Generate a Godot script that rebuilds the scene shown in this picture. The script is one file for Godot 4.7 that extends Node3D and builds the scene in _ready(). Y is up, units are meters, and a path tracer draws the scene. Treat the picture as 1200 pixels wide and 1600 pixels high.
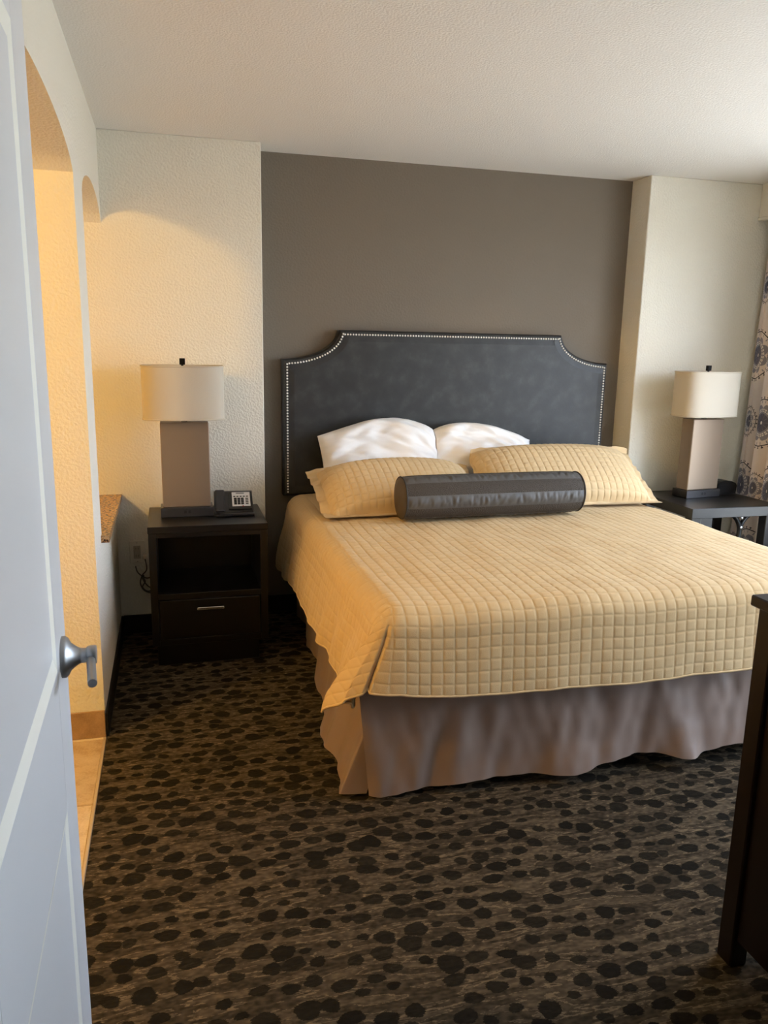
extends Node3D

# ---------- room measures (metres; headboard wall at z = 0, x to the right, y up) ----------
const XL := -0.285      # room face of the left wall with the arches
const XLB := -0.455     # its far face
const XA := 0.464       # headboard recess, left end
const XB := 2.606       # headboard recess, right end
const DN := 0.1855      # depth of the recess
const XS := 3.331       # face of the soffit over the window
const XR := 3.50        # window wall
const H := 2.441
const ZF := 3.52        # wall with the entry door
const BX := 1.533       # middle of the headboard

var M := {}
var used := {}

# ---------------------------------------------------------------- helpers
func numbered(called: String) -> String:
	if not used.has(called):
		used[called] = 0
		return called
	used[called] += 1
	return "%s_%03d" % [called, used[called]]

func new_st() -> SurfaceTool:
	var st := SurfaceTool.new()
	st.begin(Mesh.PRIMITIVE_TRIANGLES)
	return st

func part(called: String, mesh, mat: Material, parent: Node) -> MeshInstance3D:
	var o := MeshInstance3D.new()
	o.name = numbered(called) if parent == self else called
	o.mesh = mesh.commit() if mesh is SurfaceTool else mesh
	for k in o.mesh.get_surface_count():
		o.set_surface_override_material(k, mat)
	parent.add_child(o, true)
	return o

func tag(o: Node, label: String, category: String, group := "") -> Node:
	o.set_meta("label", label)
	o.set_meta("category", category)
	if group != "":
		o.set_meta("group", group)
	return o

func thing(called: String, label: String, category: String, at := Vector3.ZERO, turn := 0.0, group := "") -> Node3D:
	var o := Node3D.new()
	o.name = numbered(called)
	add_child(o)
	o.position = at
	o.rotation_degrees.y = turn
	tag(o, label, category, group)
	return o

func struct(called: String, mesh, mat: Material, label := "", category := "") -> MeshInstance3D:
	var o := part(called, mesh, mat, self)
	o.set_meta("kind", "structure")
	if label != "":
		tag(o, label, category)
	return o

func struct_root(called: String, label: String, category: String, at := Vector3.ZERO, turn := 0.0) -> Node3D:
	var o := thing(called, label, category, at, turn)
	o.set_meta("kind", "structure")
	return o

# a convex face; its points are put in the order that makes n the outside
func face(st: SurfaceTool, pts: Array, n: Vector3) -> void:
	var g: Vector3 = (pts[1] - pts[0]).cross(pts[2] - pts[0])
	var p := pts
	if g.dot(n) > 0:
		p = pts.duplicate()
		p.reverse()
	for k in range(1, p.size() - 1):
		for q in [p[0], p[k], p[k + 1]]:
			st.set_normal(n)
			st.add_vertex(q)

func rbox(st: SurfaceTool, c: Vector3, s: Vector3, bev := 0.003, B := Basis()) -> void:
	var h := s * 0.5
	var b := minf(bev, minf(h.x, minf(h.y, h.z)) * 0.48)
	for ax in 3:
		var u := (ax + 1) % 3
		var v := (ax + 2) % 3
		for sg in [-1, 1]:
			var n := Vector3.ZERO
			n[ax] = sg
			var pts := []
			for q in [[-1, -1], [1, -1], [1, 1], [-1, 1]]:
				var p := Vector3.ZERO
				p[ax] = sg * h[ax]
				p[u] = q[0] * (h[u] - b)
				p[v] = q[1] * (h[v] - b)
				pts.append(c + B * p)
			face(st, pts, B * n)
		if b > 0.0002:
			for su in [-1, 1]:
				for sv in [-1, 1]:
					var n2 := Vector3.ZERO
					n2[u] = su
					n2[v] = sv
					var pts2 := []
					for q in [[-1, 0], [1, 0], [1, 1], [-1, 1]]:
						var p2 := Vector3.ZERO
						p2[ax] = q[0] * (h[ax] - b)
						p2[u] = su * (h[u] if q[1] == 0 else h[u] - b)
						p2[v] = sv * (h[v] - b if q[1] == 0 else h[v])
						pts2.append(c + B * p2)
					face(st, pts2, (B * n2).normalized())
	if b > 0.0002:
		for sx in [-1, 1]:
			for sy in [-1, 1]:
				for sz in [-1, 1]:
					var q := Vector3(sx * h.x, sy * h.y, sz * h.z)
					var d := Vector3(sx, sy, sz) * b
					face(st, [c + B * (q - Vector3(0, d.y, d.z)), c + B * (q - Vector3(d.x, 0, d.z)), c + B * (q - Vector3(d.x, d.y, 0))], (B * Vector3(sx, sy, sz)).normalized())

func box(c: Vector3, s: Vector3, bev := 0.003, B := Basis()) -> SurfaceTool:
	var st := new_st()
	rbox(st, c, s, bev, B)
	return st

# box between two corners
func span(a: Vector3, b: Vector3, bev := 0.003) -> SurfaceTool:
	return box((a + b) * 0.5, (b - a).abs(), bev)

# profile of Vector2(radius, height) turned about the Y axis of the transform
func lathe(st: SurfaceTool, prof: Array, seg := 24, T := Transform3D()) -> void:
	for k in prof.size() - 1:
		var a: Vector2 = prof[k]
		var b: Vector2 = prof[k + 1]
		var t := (b - a).normalized()
		var nn := Vector2(t.y, -t.x)
		var na := nn
		var nb := nn
		if k > 0:
			var tp: Vector2 = (a - prof[k - 1]).normalized()
			if tp.dot(t) > 0.6:
				na = (Vector2(tp.y, -tp.x) + nn).normalized()
		if k < prof.size() - 2:
			var tn: Vector2 = (prof[k + 2] - b).normalized()
			if tn.dot(t) > 0.6:
				nb = (Vector2(tn.y, -tn.x) + nn).normalized()
		for i in seg:
			var w0 := TAU * i / seg
			var w1 := TAU * (i + 1) / seg
			var d0 := Vector3(cos(w0), 0, sin(w0))
			var d1 := Vector3(cos(w1), 0, sin(w1))
			var up := Vector3.UP
			var v := [d0 * a.x + up * a.y, d0 * b.x + up * b.y, d1 * b.x + up * b.y, d1 * a.x + up * a.y]
			var n := [d0 * na.x + up * na.y, d0 * nb.x + up * nb.y, d1 * nb.x + up * nb.y, d1 * na.x + up * na.y]
			var g: Vector3 = (v[1] - v[0]).cross(v[2] - v[0])
			if g.length() < 1e-12:
				g = (v[2] - v[0]).cross(v[3] - v[0])
			var order := [0, 1, 2, 0, 2, 3] if g.dot(n[0] + n[1]) < 0 else [0, 2, 1, 0, 3, 2]
			for q in order:
				st.set_normal((T.basis * n[q]).normalized())
				st.add_vertex(T * v[q])

func tube(st: SurfaceTool, pts: Array, r: float, seg := 8) -> void:
	var up := Vector3.UP
	var rings := []
	for k in pts.size():
		var t: Vector3 = (pts[mini(k + 1, pts.size() - 1)] - pts[maxi(k - 1, 0)]).normalized()
		if absf(t.dot(up)) > 0.95:
			up = Vector3.RIGHT if absf(t.x) < 0.9 else Vector3.BACK
		var side := t.cross(up).normalized()
		var u2 := side.cross(t).normalized()
		up = u2
		var ring := []
		for i in seg:
			var w := TAU * i / seg
			ring.append(side * cos(w) + u2 * sin(w))
		rings.append(ring)
	for k in pts.size() - 1:
		for i in seg:
			var j := (i + 1) % seg
			var n := [rings[k][i], rings[k + 1][i], rings[k + 1][j], rings[k][j]]
			var v := [pts[k] + n[0] * r, pts[k + 1] + n[1] * r, pts[k + 1] + n[2] * r, pts[k] + n[3] * r]
			var g: Vector3 = (v[1] - v[0]).cross(v[2] - v[0])
			for q in ([0, 1, 2, 0, 2, 3] if g.dot(n[0] + n[2]) < 0 else [0, 2, 1, 0, 3, 2]):
				st.set_normal(n[q])
				st.add_vertex(v[q])
	for e in [0, pts.size() - 1]:
		var tt: Vector3 = (pts[1] - pts[0]) if e == 0 else (pts[e - 1] - pts[e])
		var ps := []
		for i in seg:
			ps.append(pts[e] + rings[e][i] * r)
		face(st, ps, -tt.normalized())

# polygon (in the ux, uy plane at o) pushed along d
func prism(st: SurfaceTool, poly: PackedVector2Array, o: Vector3, ux: Vector3, uy: Vector3, d: Vector3) -> void:
	var tri := Geometry2D.triangulate_polygon(poly)
	var n := d.normalized()
	for k in range(0, tri.size(), 3):
		var p := []
		for q in 3:
			var w := poly[tri[k + q]]
			p.append(o + ux * w.x + uy * w.y)
		face(st, p, -n)
		face(st, [p[0] + d, p[1] + d, p[2] + d], n)
	var ccw := not Geometry2D.is_polygon_clockwise(poly)
	for k in poly.size():
		var a := poly[k]
		var b := poly[(k + 1) % poly.size()]
		var e := (b - a).normalized()
		var out := Vector2(e.y, -e.x) if ccw else Vector2(-e.y, e.x)
		var pa := o + ux * a.x + uy * a.y
		var pb := o + ux * b.x + uy * b.y
		face(st, [pa, pb, pb + d, pa + d], (ux * out.x + uy * out.y).normalized())

func inset(poly: PackedVector2Array, by: float) -> PackedVector2Array:
	var ccw := not Geometry2D.is_polygon_clockwise(poly)
	var out := PackedVector2Array()
	var n := poly.size()
	for k in n:
		var e0 := (poly[k] - poly[(k + n - 1) % n]).normalized()
		var e1 := (poly[(k + 1) % n] - poly[k]).normalized()
		var n0 := Vector2(-e0.y, e0.x) if ccw else Vector2(e0.y, -e0.x)
		var n1 := Vector2(-e1.y, e1.x) if ccw else Vector2(e1.y, -e1.x)
		out.append(poly[k] + (n0 + n1) / maxf(0.35, 1.0 + n0.dot(n1)) * by)
	return out

# surface over a grid: pos(i, j) -> Vector3; lift(i, j) moves along the smooth normal; uv(i, j) -> Vector2
func grid(nu: int, nv: int, pos: Callable, flip := false, lift = null, uv = null, into: ArrayMesh = null) -> ArrayMesh:
	var P := PackedVector3Array()
	P.resize(nu * nv)
	for j in nv:
		for i in nu:
			P[j * nu + i] = pos.call(i, j)
	var N := grid_normals(P, nu, nv, flip)
	if lift != null:
		for j in nv:
			for i in nu:
				var k := j * nu + i
				P[k] += N[k] * float(lift.call(i, j))
		N = grid_normals(P, nu, nv, flip)
	var I := PackedInt32Array()
	I.resize((nu - 1) * (nv - 1) * 6)
	var w := 0
	for j in nv - 1:
		for i in nu - 1:
			var a := j * nu + i
			var q := [a, a + 1, a + nu, a + 1, a + nu + 1, a + nu] if not flip else [a, a + nu, a + 1, a + 1, a + nu, a + nu + 1]
			for x in 6:
				I[w] = q[x]
				w += 1
	var A := []
	A.resize(Mesh.ARRAY_MAX)
	A[Mesh.ARRAY_VERTEX] = P
	A[Mesh.ARRAY_NORMAL] = N
	A[Mesh.ARRAY_INDEX] = I
	if uv != null:
		var UV := PackedVector2Array()
		UV.resize(nu * nv)
		for j in nv:
			for i in nu:
				UV[j * nu + i] = uv.call(i, j)
		A[Mesh.ARRAY_TEX_UV] = UV
	var m := into if into != null else ArrayMesh.new()
	m.add_surface_from_arrays(Mesh.PRIMITIVE_TRIANGLES, A)
	return m

func grid_normals(P: PackedVector3Array, nu: int, nv: int, flip: bool) -> PackedVector3Array:
	var N := PackedVector3Array()
	N.resize(nu * nv)
	var sg := -1.0 if flip else 1.0
	for j in nv:
		var j0 := maxi(j - 1, 0) * nu
		var j1 := mini(j + 1, nv - 1) * nu
		for i in nu:
			var du := P[j * nu + mini(i + 1, nu - 1)] - P[j * nu + maxi(i - 1, 0)]
			var dv := P[j1 + i] - P[j0 + i]
			N[j * nu + i] = dv.cross(du).normalized() * sg
	return N

# ---------------------------------------------------------------- textures and materials
func noise(seed_: int, freq: float, oct := 3, kind := FastNoiseLite.TYPE_SIMPLEX_SMOOTH) -> FastNoiseLite:
	var n := FastNoiseLite.new()
	n.seed = seed_
	n.noise_type = kind
	n.frequency = freq
	n.fractal_octaves = oct
	return n

func tex_of(im: Image) -> ImageTexture:
	im.generate_mipmaps()
	return ImageTexture.create_from_image(im)

func gray(size: int, freq: float, seed_: int, oct := 3) -> ImageTexture:
	return tex_of(noise(seed_, freq, oct).get_seamless_image(size, size))

# colours along a ramp by seamless noise, a second finer noise mixed in
func ramp_tex(size: int, freq: float, seed_: int, colors: Array, fine := 0.0, fine_freq := 0.2, contrast := 1.0, stretch := 1) -> ImageTexture:
	var a := noise(seed_, freq, 4).get_seamless_image(size / stretch, size)
	var b := noise(seed_ + 7, fine_freq, 2).get_seamless_image(size / stretch, size)
	if stretch > 1:
		a.resize(size, size, Image.INTERPOLATE_CUBIC)
		b.resize(size, size, Image.INTERPOLATE_CUBIC)
	a.convert(Image.FORMAT_L8)
	b.convert(Image.FORMAT_L8)
	var da := a.get_data()
	var db := b.get_data()
	var lut := []
	for k in 256:
		var x := clampf(((k / 255.0) - 0.5) * contrast + 0.5, 0, 1) * (colors.size() - 1)
		var q := mini(int(x), colors.size() - 2)
		lut.append((colors[q] as Color).lerp(colors[q + 1], x - q))
	var out := PackedByteArray()
	out.resize(size * size * 3)
	for k in size * size:
		var c: Color = lut[clampi(int(da[k] * (1.0 - fine) + db[k] * fine), 0, 255)]
		out[k * 3] = c.r8
		out[k * 3 + 1] = c.g8
		out[k * 3 + 2] = c.b8
	return tex_of(Image.create_from_data(size, size, false, Image.FORMAT_RGB8, out))

func mat(color: Color, rough := 0.8, metal := 0.0) -> StandardMaterial3D:
	var m := StandardMaterial3D.new()
	m.albedo_color = color
	m.roughness = rough
	m.metallic = metal
	return m

func relief(m: StandardMaterial3D, tex: Texture2D, depth: float, tiles_per_m: float) -> StandardMaterial3D:
	m.heightmap_enabled = true
	m.heightmap_texture = tex
	m.heightmap_scale = depth
	m.uv1_triplanar = true
	m.uv1_world_triplanar = true
	m.uv1_scale = Vector3.ONE * tiles_per_m
	return m

func carpet_texture() -> ImageTexture:
	var S := 1024
	var st_im := noise(11, 0.055, 3).get_seamless_image(112, 900)
	st_im.convert(Image.FORMAT_L8)
	st_im.resize(S, S, Image.INTERPOLATE_CUBIC)
	var fine_im := noise(12, 0.22, 2).get_seamless_image(256, 512)
	fine_im.convert(Image.FORMAT_L8)
	fine_im.resize(S, S, Image.INTERPOLATE_BILINEAR)
	var sd := st_im.get_data()
	var fd := fine_im.get_data()
	var mask := PackedFloat32Array()
	mask.resize(S * S)
	var rng := RandomNumberGenerator.new()
	rng.seed = 42
	var gx := 22
	var gy := 25
	for j in gy:
		for i in gx:
			if rng.randf() < 0.05:
				continue
			var cx := (i + 0.5 * (j % 2) + rng.randf_range(-0.27, 0.27) + 0.5) * S / gx
			var cy := (j + rng.randf_range(-0.28, 0.28) + 0.5) * S / gy
			var rx := rng.randf_range(10.0, 22.0)
			var ry := rx * rng.randf_range(0.55, 0.95)
			var ph := rng.randf() * TAU
			var dark := rng.randf_range(0.78, 1.0)
			var skew := rng.randf_range(-0.3, 0.3)
			for dy in range(-int(ry) - 3, int(ry) + 4):
				var wob := rng.randf_range(-1.6, 1.6)
				for dx in range(-int(rx) - 9, int(rx) + 10):
					var ex := (dx + skew * dy + wob) / rx
					var ey := dy / ry
					var lim := 1.0 + 0.13 * sin(3.0 * atan2(ey, ex) + ph) + 0.08 * sin(5.0 * atan2(ey, ex) - ph)
					if ex * ex + ey * ey < lim:
						mask[posmod(int(cy) + dy, S) * S + posmod(int(cx) + dx, S)] = dark
	var out := PackedByteArray()
	out.resize(S * S * 3)
	var deep := Color(0.145, 0.126, 0.102)
	var light := Color(0.43, 0.375, 0.295)
	var spot := Color(0.098, 0.09, 0.077)
	for y in S:
		for x in S:
			var k := y * S + x
			var yy := posmod(int(y + 5.0 * sin(TAU * x / S * 3.0 + TAU * y / S * 4.0) + 9.0 * sin(TAU * x / S)), S)
			var s := sd[yy * S + x] / 255.0
			var f := fd[k] / 255.0
			var g := clampf((s - 0.36) * 1.9, 0, 1)
			g = g * 0.42 + f * 0.62 - 0.02
			if absf(s - 0.5) < 0.024:
				g += 0.5
			var c := deep.lerp(light, clampf(g, 0, 1))
			c = c.lerp(spot.lerp(deep, 0.35 * f), mask[k] * 0.94)
			out[k * 3] = c.r8
			out[k * 3 + 1] = c.g8
			out[k * 3 + 2] = c.b8
	return tex_of(Image.create_from_data(S, S, false, Image.FORMAT_RGB8, out))

# print of the curtain cloth: ringed medallions in two staggered rows on a pale ground
func curtain_texture() -> ImageTexture:
	var W := 512
	var HH := 768
	var out := PackedByteArray()
	out.resize(W * HH * 3)
	var ground := Color(0.84, 0.79, 0.755)
	var grey := Color(0.52, 0.51, 0.54)
	var navy := Color(0.35, 0.35, 0.40)
	var ink := Color(0.17, 0.16, 0.18)
	var white := Color(0.86, 0.83, 0.80)
	for y in HH:
		for x in W:
			var c := ground
			for q in [[128.0, 192.0, 1.0], [384.0, 576.0, 1.0], [384.0, 192.0, 0.62], [128.0, 576.0, 0.62]]:
				var dx: float = x - q[0]
				var dy: float = y - q[1]
				dx -= W * roundf(dx / W)
				dy -= HH * roundf(dy / HH)
				var r := sqrt(dx * dx + dy * dy) / float(q[2])
				if r > 190.0:
					continue
				var an := atan2(dy, dx)
				if r < 62.0:
					c = navy if r < 54.0 else grey
					var pet := absf(sin(an * 6.0))
					if r > 20.0 and r < 50.0 and pet < 0.14:
						c = grey
					if r < 10.0:
						c = white
				elif r < 84.0:
					var cell := fposmod(an / TAU * 24.0, 1.0)
					var rr := fposmod((r - 62.0) / 11.0, 1.0)
					c = white if absf(cell - 0.5) < 0.32 and absf(rr - 0.5) < 0.34 else grey
				elif r < 108.0:
					c = grey if absf(sin(an * 4.0)) * 26.0 + 84.0 > r else ground
				elif absf(r - 136.0) < 2.6:
					c = ink
				elif r > 136.0 and r < 152.0:
					var cell2 := absf(fposmod(an / TAU * 26.0, 1.0) - 0.5)
					if cell2 * r * TAU / 26.0 < (2.6 if r < 146.0 else 6.5):
						c = ink
				elif r > 114.0 and r < 130.0:
					var cell3 := absf(fposmod(an / TAU * 20.0, 1.0) - 0.5)
					if cell3 * r * TAU / 20.0 < 3.0:
						c = grey
			var k := (y * W + x) * 3
			out[k] = c.r8
			out[k + 1] = c.g8
			out[k + 2] = c.b8
	return tex_of(Image.create_from_data(W, HH, false, Image.FORMAT_RGB8, out))

func make_materials() -> void:
	var peel := gray(512, 0.075, 3, 2)
	var pebble := gray(512, 0.11, 5, 3)
	var weave := gray(256, 0.25, 8, 2)
	M.wall = relief(mat(Color(0.88, 0.86, 0.805), 0.75), peel, 0.22, 1.7)
	M.ceiling = relief(mat(Color(0.92, 0.91, 0.89), 0.9), pebble, 0.14, 1.6)
	M.taupe = relief(mat(Color(0.455, 0.415, 0.365), 0.8), peel, 0.12, 1.7)
	M.passage = relief(mat(Color(0.87, 0.81, 0.70), 0.75), peel, 0.35, 1.5)
	var carpet := mat(Color.WHITE, 1.0)
	carpet.albedo_texture = carpet_texture()
	M.carpet = relief(carpet, gray(512, 0.3, 21, 2), 0.12, 1.0 / 1.55)
	M.carpet.metallic_specular = 0.1
	M.base = mat(Color(0.035, 0.036, 0.042), 0.55)
	var tile := mat(Color.WHITE, 0.35)
	tile.albedo_texture = ramp_tex(512, 0.012, 31, [Color(0.72, 0.61, 0.47), Color(0.82, 0.73, 0.60), Color(0.86, 0.78, 0.66)], 0.3, 0.15, 1.6)
	tile.uv1_triplanar = true
	tile.uv1_world_triplanar = true
	tile.uv1_scale = Vector3.ONE * 1.3
	M.tile = tile
	var tile2: StandardMaterial3D = tile.duplicate()
	tile2.albedo_color = Color(0.93, 0.91, 0.88)
	tile2.uv1_offset = Vector3(0.37, 0.11, 0.59)
	M.tile2 = tile2
	M.tile_base = mat(Color.WHITE, 0.4)
	M.tile_base.albedo_texture = ramp_tex(256, 0.02, 35, [Color(0.58, 0.46, 0.33), Color(0.70, 0.57, 0.43)], 0.35, 0.2, 1.7)
	M.tile_base.uv1_triplanar = true
	M.tile_base.uv1_world_triplanar = true
	M.tile_base.uv1_scale = Vector3.ONE * 2.5
	M.grout = mat(Color(0.52, 0.43, 0.33), 0.95)
	M.brass = mat(Color(0.80, 0.73, 0.62), 0.4, 0.5)
	var gran := mat(Color.WHITE, 0.25)
	gran.albedo_texture = ramp_tex(512, 0.06, 41, [Color(0.20, 0.12, 0.08), Color(0.62, 0.43, 0.26), Color(0.80, 0.64, 0.45), Color(0.70, 0.55, 0.40)], 0.35, 0.16, 2.8)
	gran.uv1_triplanar = true
	gran.uv1_world_triplanar = true
	gran.uv1_scale = Vector3(1.6, 1.6, 1.6)
	M.granite = gran
	M.door = mat(Color(0.82, 0.825, 0.83), 0.36)
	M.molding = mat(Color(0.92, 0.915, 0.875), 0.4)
	M.trim = mat(Color(0.86, 0.845, 0.80), 0.5)
	M.nickel = mat(Color(0.64, 0.65, 0.66), 0.42, 0.85)
	M.nail = mat(Color(0.93, 0.92, 0.90), 0.3, 0.25)
	M.chrome = mat(Color(0.82, 0.82, 0.82), 0.22, 1.0)
	var wood := mat(Color.WHITE, 0.33)
	wood.albedo_texture = ramp_tex(512, 0.03, 51, [Color(0.036, 0.030, 0.030), Color(0.058, 0.046, 0.044)], 0.3, 0.2, 1.5, 8)
	wood.uv1_triplanar = true
	wood.uv1_scale = Vector3(2, 2, 2)
	M.wood = wood
	var wood2: StandardMaterial3D = wood.duplicate()
	wood2.albedo_color = Color(1.0, 0.72, 0.66)
	M.wood_red = wood2
	M.black_wood = mat(Color(0.085, 0.083, 0.085), 0.3)
	var hide := mat(Color.WHITE, 0.5)
	hide.albedo_texture = ramp_tex(512, 0.012, 61, [Color(0.118, 0.118, 0.118), Color(0.15, 0.15, 0.15), Color(0.205, 0.205, 0.205)], 0.12, 0.15, 1.3)
	M.hide = relief(hide, weave, 0.02, 1.3)
	M.quilt = relief(mat(Color(0.80, 0.685, 0.505), 0.85), weave, 0.05, 5.0)
	M.quilt.rim_enabled = true
	M.quilt.rim = 0.25
	M.sham = relief(mat(Color(0.80, 0.69, 0.52), 0.85), weave, 0.05, 5.0)
	M.sham.rim_enabled = true
	M.sham.rim = 0.25
	M.cotton = relief(mat(Color(0.93, 0.915, 0.90), 0.85), weave, 0.03, 6.0)
	M.skirt = relief(mat(Color(0.535, 0.45, 0.395), 0.45), weave, 0.03, 6.0)
	M.skirt.rim_enabled = true
	M.skirt.rim = 0.3
	M.satin = mat(Color(0.30, 0.29, 0.28), 0.55)
	M.stitched = relief(mat(Color(0.235, 0.205, 0.172), 0.85), gray(256, 0.12, 71, 2), 0.35, 6.0)
	M.bolster_end = mat(Color(0.285, 0.25, 0.215), 0.6)
	M.piping = mat(Color(0.16, 0.15, 0.145), 0.6)
	M.under = mat(Color(0.06, 0.058, 0.056), 0.9)
	var linen := relief(mat(Color(0.775, 0.735, 0.665), 0.9), weave, 0.04, 8.0)
	linen.backlight_enabled = true
	linen.backlight = Color(0.35, 0.32, 0.27)
	M.linen = linen
	M.lamp_body = relief(mat(Color(0.60, 0.53, 0.46), 0.33, 0.55), weave, 0.015, 4.0)
	M.lamp_foot = mat(Color(0.26, 0.255, 0.26), 0.28, 0.5)
	M.dark_metal = mat(Color(0.07, 0.062, 0.06), 0.4, 0.6)
	M.plastic = mat(Color(0.055, 0.055, 0.06), 0.38)
	M.plastic2 = mat(Color(0.13, 0.13, 0.14), 0.42)
	M.key = mat(Color(0.05, 0.05, 0.055), 0.5)
	M.face = mat(Color(0.80, 0.79, 0.78), 0.45)
	M.red = mat(Color(0.55, 0.10, 0.08), 0.3)
	M.plate = mat(Color(0.83, 0.80, 0.74), 0.4)
	M.socket = mat(Color(0.64, 0.60, 0.53), 0.4)
	M.slot = mat(Color(0.05, 0.05, 0.05), 0.7)
	M.cord = mat(Color(0.30, 0.27, 0.24), 0.5)
	var cur := mat(Color.WHITE, 0.9)
	cur.albedo_texture = curtain_texture()
	cur.backlight_enabled = true
	cur.backlight = Color(0.18, 0.17, 0.16)
	M.curtain = cur
	M.frame = mat(Color(0.80, 0.79, 0.77), 0.4)
	var glass := mat(Color(1, 1, 1, 0.06), 0.02)
	glass.transparency = BaseMaterial3D.TRANSPARENCY_ALPHA
	M.glass = glass
	var glow := mat(Color(1.0, 0.95, 0.85), 0.5)
	glow.emission_enabled = true
	glow.emission = Color(1.0, 0.72, 0.40)
	glow.emission_energy_multiplier = 1.5
	M.glow = glow

# ---------------------------------------------------------------- the room
func arch(z0: float, z1: float, spring: float, rise: float, n := 22) -> Array:
	var out := []
	for k in n + 1:
		var t := float(k) / n
		var z := lerpf(z0, z1, t)
		var u := 2.0 * t - 1.0
		out.append(Vector2(z, spring + rise * pow(maxf(0.0, 1.0 - u * u), 0.62)))
	return out

func build_shell() -> void:
	# carpet, and the tiled floor of the passage beyond the arches
	var fl := struct("floor_carpet", span(Vector3(XL - 0.005, -0.12, -0.3), Vector3(XR + 0.12, 0.0, ZF + 0.06), 0.0), M.carpet, "dark brown carpet with black blotch pattern and pale streaks", "carpet")
	fl.set_meta("kind", "structure")
	struct("floor_hall", span(Vector3(-1.2, -0.12, ZF + 0.06), Vector3(1.6, 0.0, 6.0), 0.0), M.carpet, "carpet of the hall outside the door", "carpet")
	var tiles := struct_root("floor_tile", "warm beige ceramic tile floor seen through the arch", "tile floor")
	part("grout", span(Vector3(-2.9, -0.12, -0.02), Vector3(XL - 0.005, -0.004, 3.6), 0.0), M.grout, tiles)
	var tm: ArrayMesh = box(Vector3.ZERO, Vector3(0.449, 0.016, 0.449), 0.003).commit()
	var shift := 0.0
	for i in 6:
		for j in 8:
			var x: float = XL - 0.008 - 0.2245 - i * 0.453
			var z: float = 1.6 + 0.2265 + (j - 4) * 0.453 + shift
			if z > 3.55 or z < 0.1 or x < -2.7:
				continue
			var t := part("tile", tm, M.tile if (i + j) % 2 == 0 else M.tile2, tiles)
			t.position = Vector3(x, -0.006, z)
	var strip := part("trim_threshold", span(Vector3(XL - 0.009, -0.01, 1.137), Vector3(XL + 0.002, 0.0045, 2.55), 0.002), M.brass, self)
	strip.set_meta("kind", "structure")
	tag(strip, "thin metal strip between the beige tile and the carpet", "threshold")

	# ceilings
	struct("ceiling", span(Vector3(-3.0, H, -0.3), Vector3(XR + 0.12, H + 0.12, ZF + 0.12), 0.0), M.ceiling, "white textured ceiling over the bedroom", "ceiling")
	struct("ceiling_hall", span(Vector3(-1.2, H, ZF + 0.12), Vector3(1.6, H + 0.12, 6.0), 0.0), M.ceiling, "ceiling of the hall outside the door", "ceiling")

	# headboard wall with its recess
	struct("wall_back_left", span(Vector3(-3.0, 0, -0.3), Vector3(XA, H, 0), 0.004), M.wall, "cream textured wall behind the nightstand", "wall")
	struct("wall_back", span(Vector3(XA, 0, -0.3), Vector3(XB, H, -DN), 0.0), M.taupe, "taupe painted recess wall behind the headboard", "wall")
	struct("wall_back_right", span(Vector3(XB, 0, -0.3), Vector3(XR + 0.12, H, 0), 0.004), M.wall, "cream wall beside the recess, behind the lamp by the curtain", "wall")

	# left wall: a passage arch to the floor and a smaller arch over a half wall
	var poly := PackedVector2Array()
	for p in [Vector2(0, 0), Vector2(0, 0.712), Vector2(0.85, 0.712), Vector2(0.85, 2.03)]:
		poly.append(p)
	var a2 := arch(0.85, 0.0, 2.03, 0.108)
	for k in range(1, a2.size()):
		poly.append(a2[k])
	for p in [Vector2(0, H), Vector2(ZF, H), Vector2(ZF, 0), Vector2(2.55, 0)]:
		poly.append(p)
	for p in arch(2.55, 1.129, 2.04, 0.1):
		poly.append(p)
	poly.append(Vector2(1.129, 0))
	var st := new_st()
	prism(st, poly, Vector3(XLB, 0, 0), Vector3(0, 0, 1), Vector3(0, 1, 0), Vector3(XL - XLB, 0, 0))
	struct("wall_left", st, M.wall, "cream wall with two arched openings beside the door", "wall")

	# granite ledge on the half wall
	var gp := PackedVector2Array([Vector2(XLB - 0.03, 0.002), Vector2(XL + 0.032, 0.002), Vector2(XL + 0.032, 0.895), Vector2(XL + 0.001, 0.895), Vector2(XL + 0.001, 0.848), Vector2(XLB - 0.001, 0.848), Vector2(XLB - 0.001, 0.895), Vector2(XLB - 0.03, 0.895)])
	st = new_st()
	prism(st, gp, Vector3(0, 0.712, 0), Vector3(1, 0, 0), Vector3(0, 0, 1), Vector3(0, 0.027, 0))
	var ledge := part("granite_ledge", st, M.granite, self)
	tag(ledge, "speckled tan granite ledge on the half wall under the small arch", "ledge")

	# window wall, its soffit and the wall with the door
	var wy0 := 0.32
	var wy1 := 2.2
	var wz0 := 0.72
	var wz1 := 3.38
	var wr := struct_root("wall_right", "cream window wall beside the patterned curtain", "wall")
	part("wall_below_window", span(Vector3(XR, 0, 0), Vector3(XR + 0.12, wy0, ZF), 0.0), M.wall, wr)
	part("wall_above_window", span(Vector3(XR, wy1, 0), Vector3(XR + 0.12, H, ZF), 0.0), M.wall, wr)
	part("wall_beside_window", span(Vector3(XR, wy0, 0), Vector3(XR + 0.12, wy1, wz0), 0.0), M.wall, wr)
	part("wall_beside_window", span(Vector3(XR, wy0, wz1), Vector3(XR + 0.12, wy1, ZF), 0.0), M.wall, wr)
	var so := struct_root("trim_soffit", "cream boxed soffit hiding the curtain track", "soffit")
	part("fascia", span(Vector3(XS, 2.258, 0), Vector3(XS + 0.03, H, ZF), 0.002), M.wall, so)
	part("lip", span(Vector3(XS - 0.006, 2.24, 0), Vector3(XS + 0.034, 2.258, ZF), 0.003), M.trim, so)
	var w := struct_root("window_1", "bedroom window behind the curtain", "window", Vector3(XR + 0.05, 0, 0))
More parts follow.
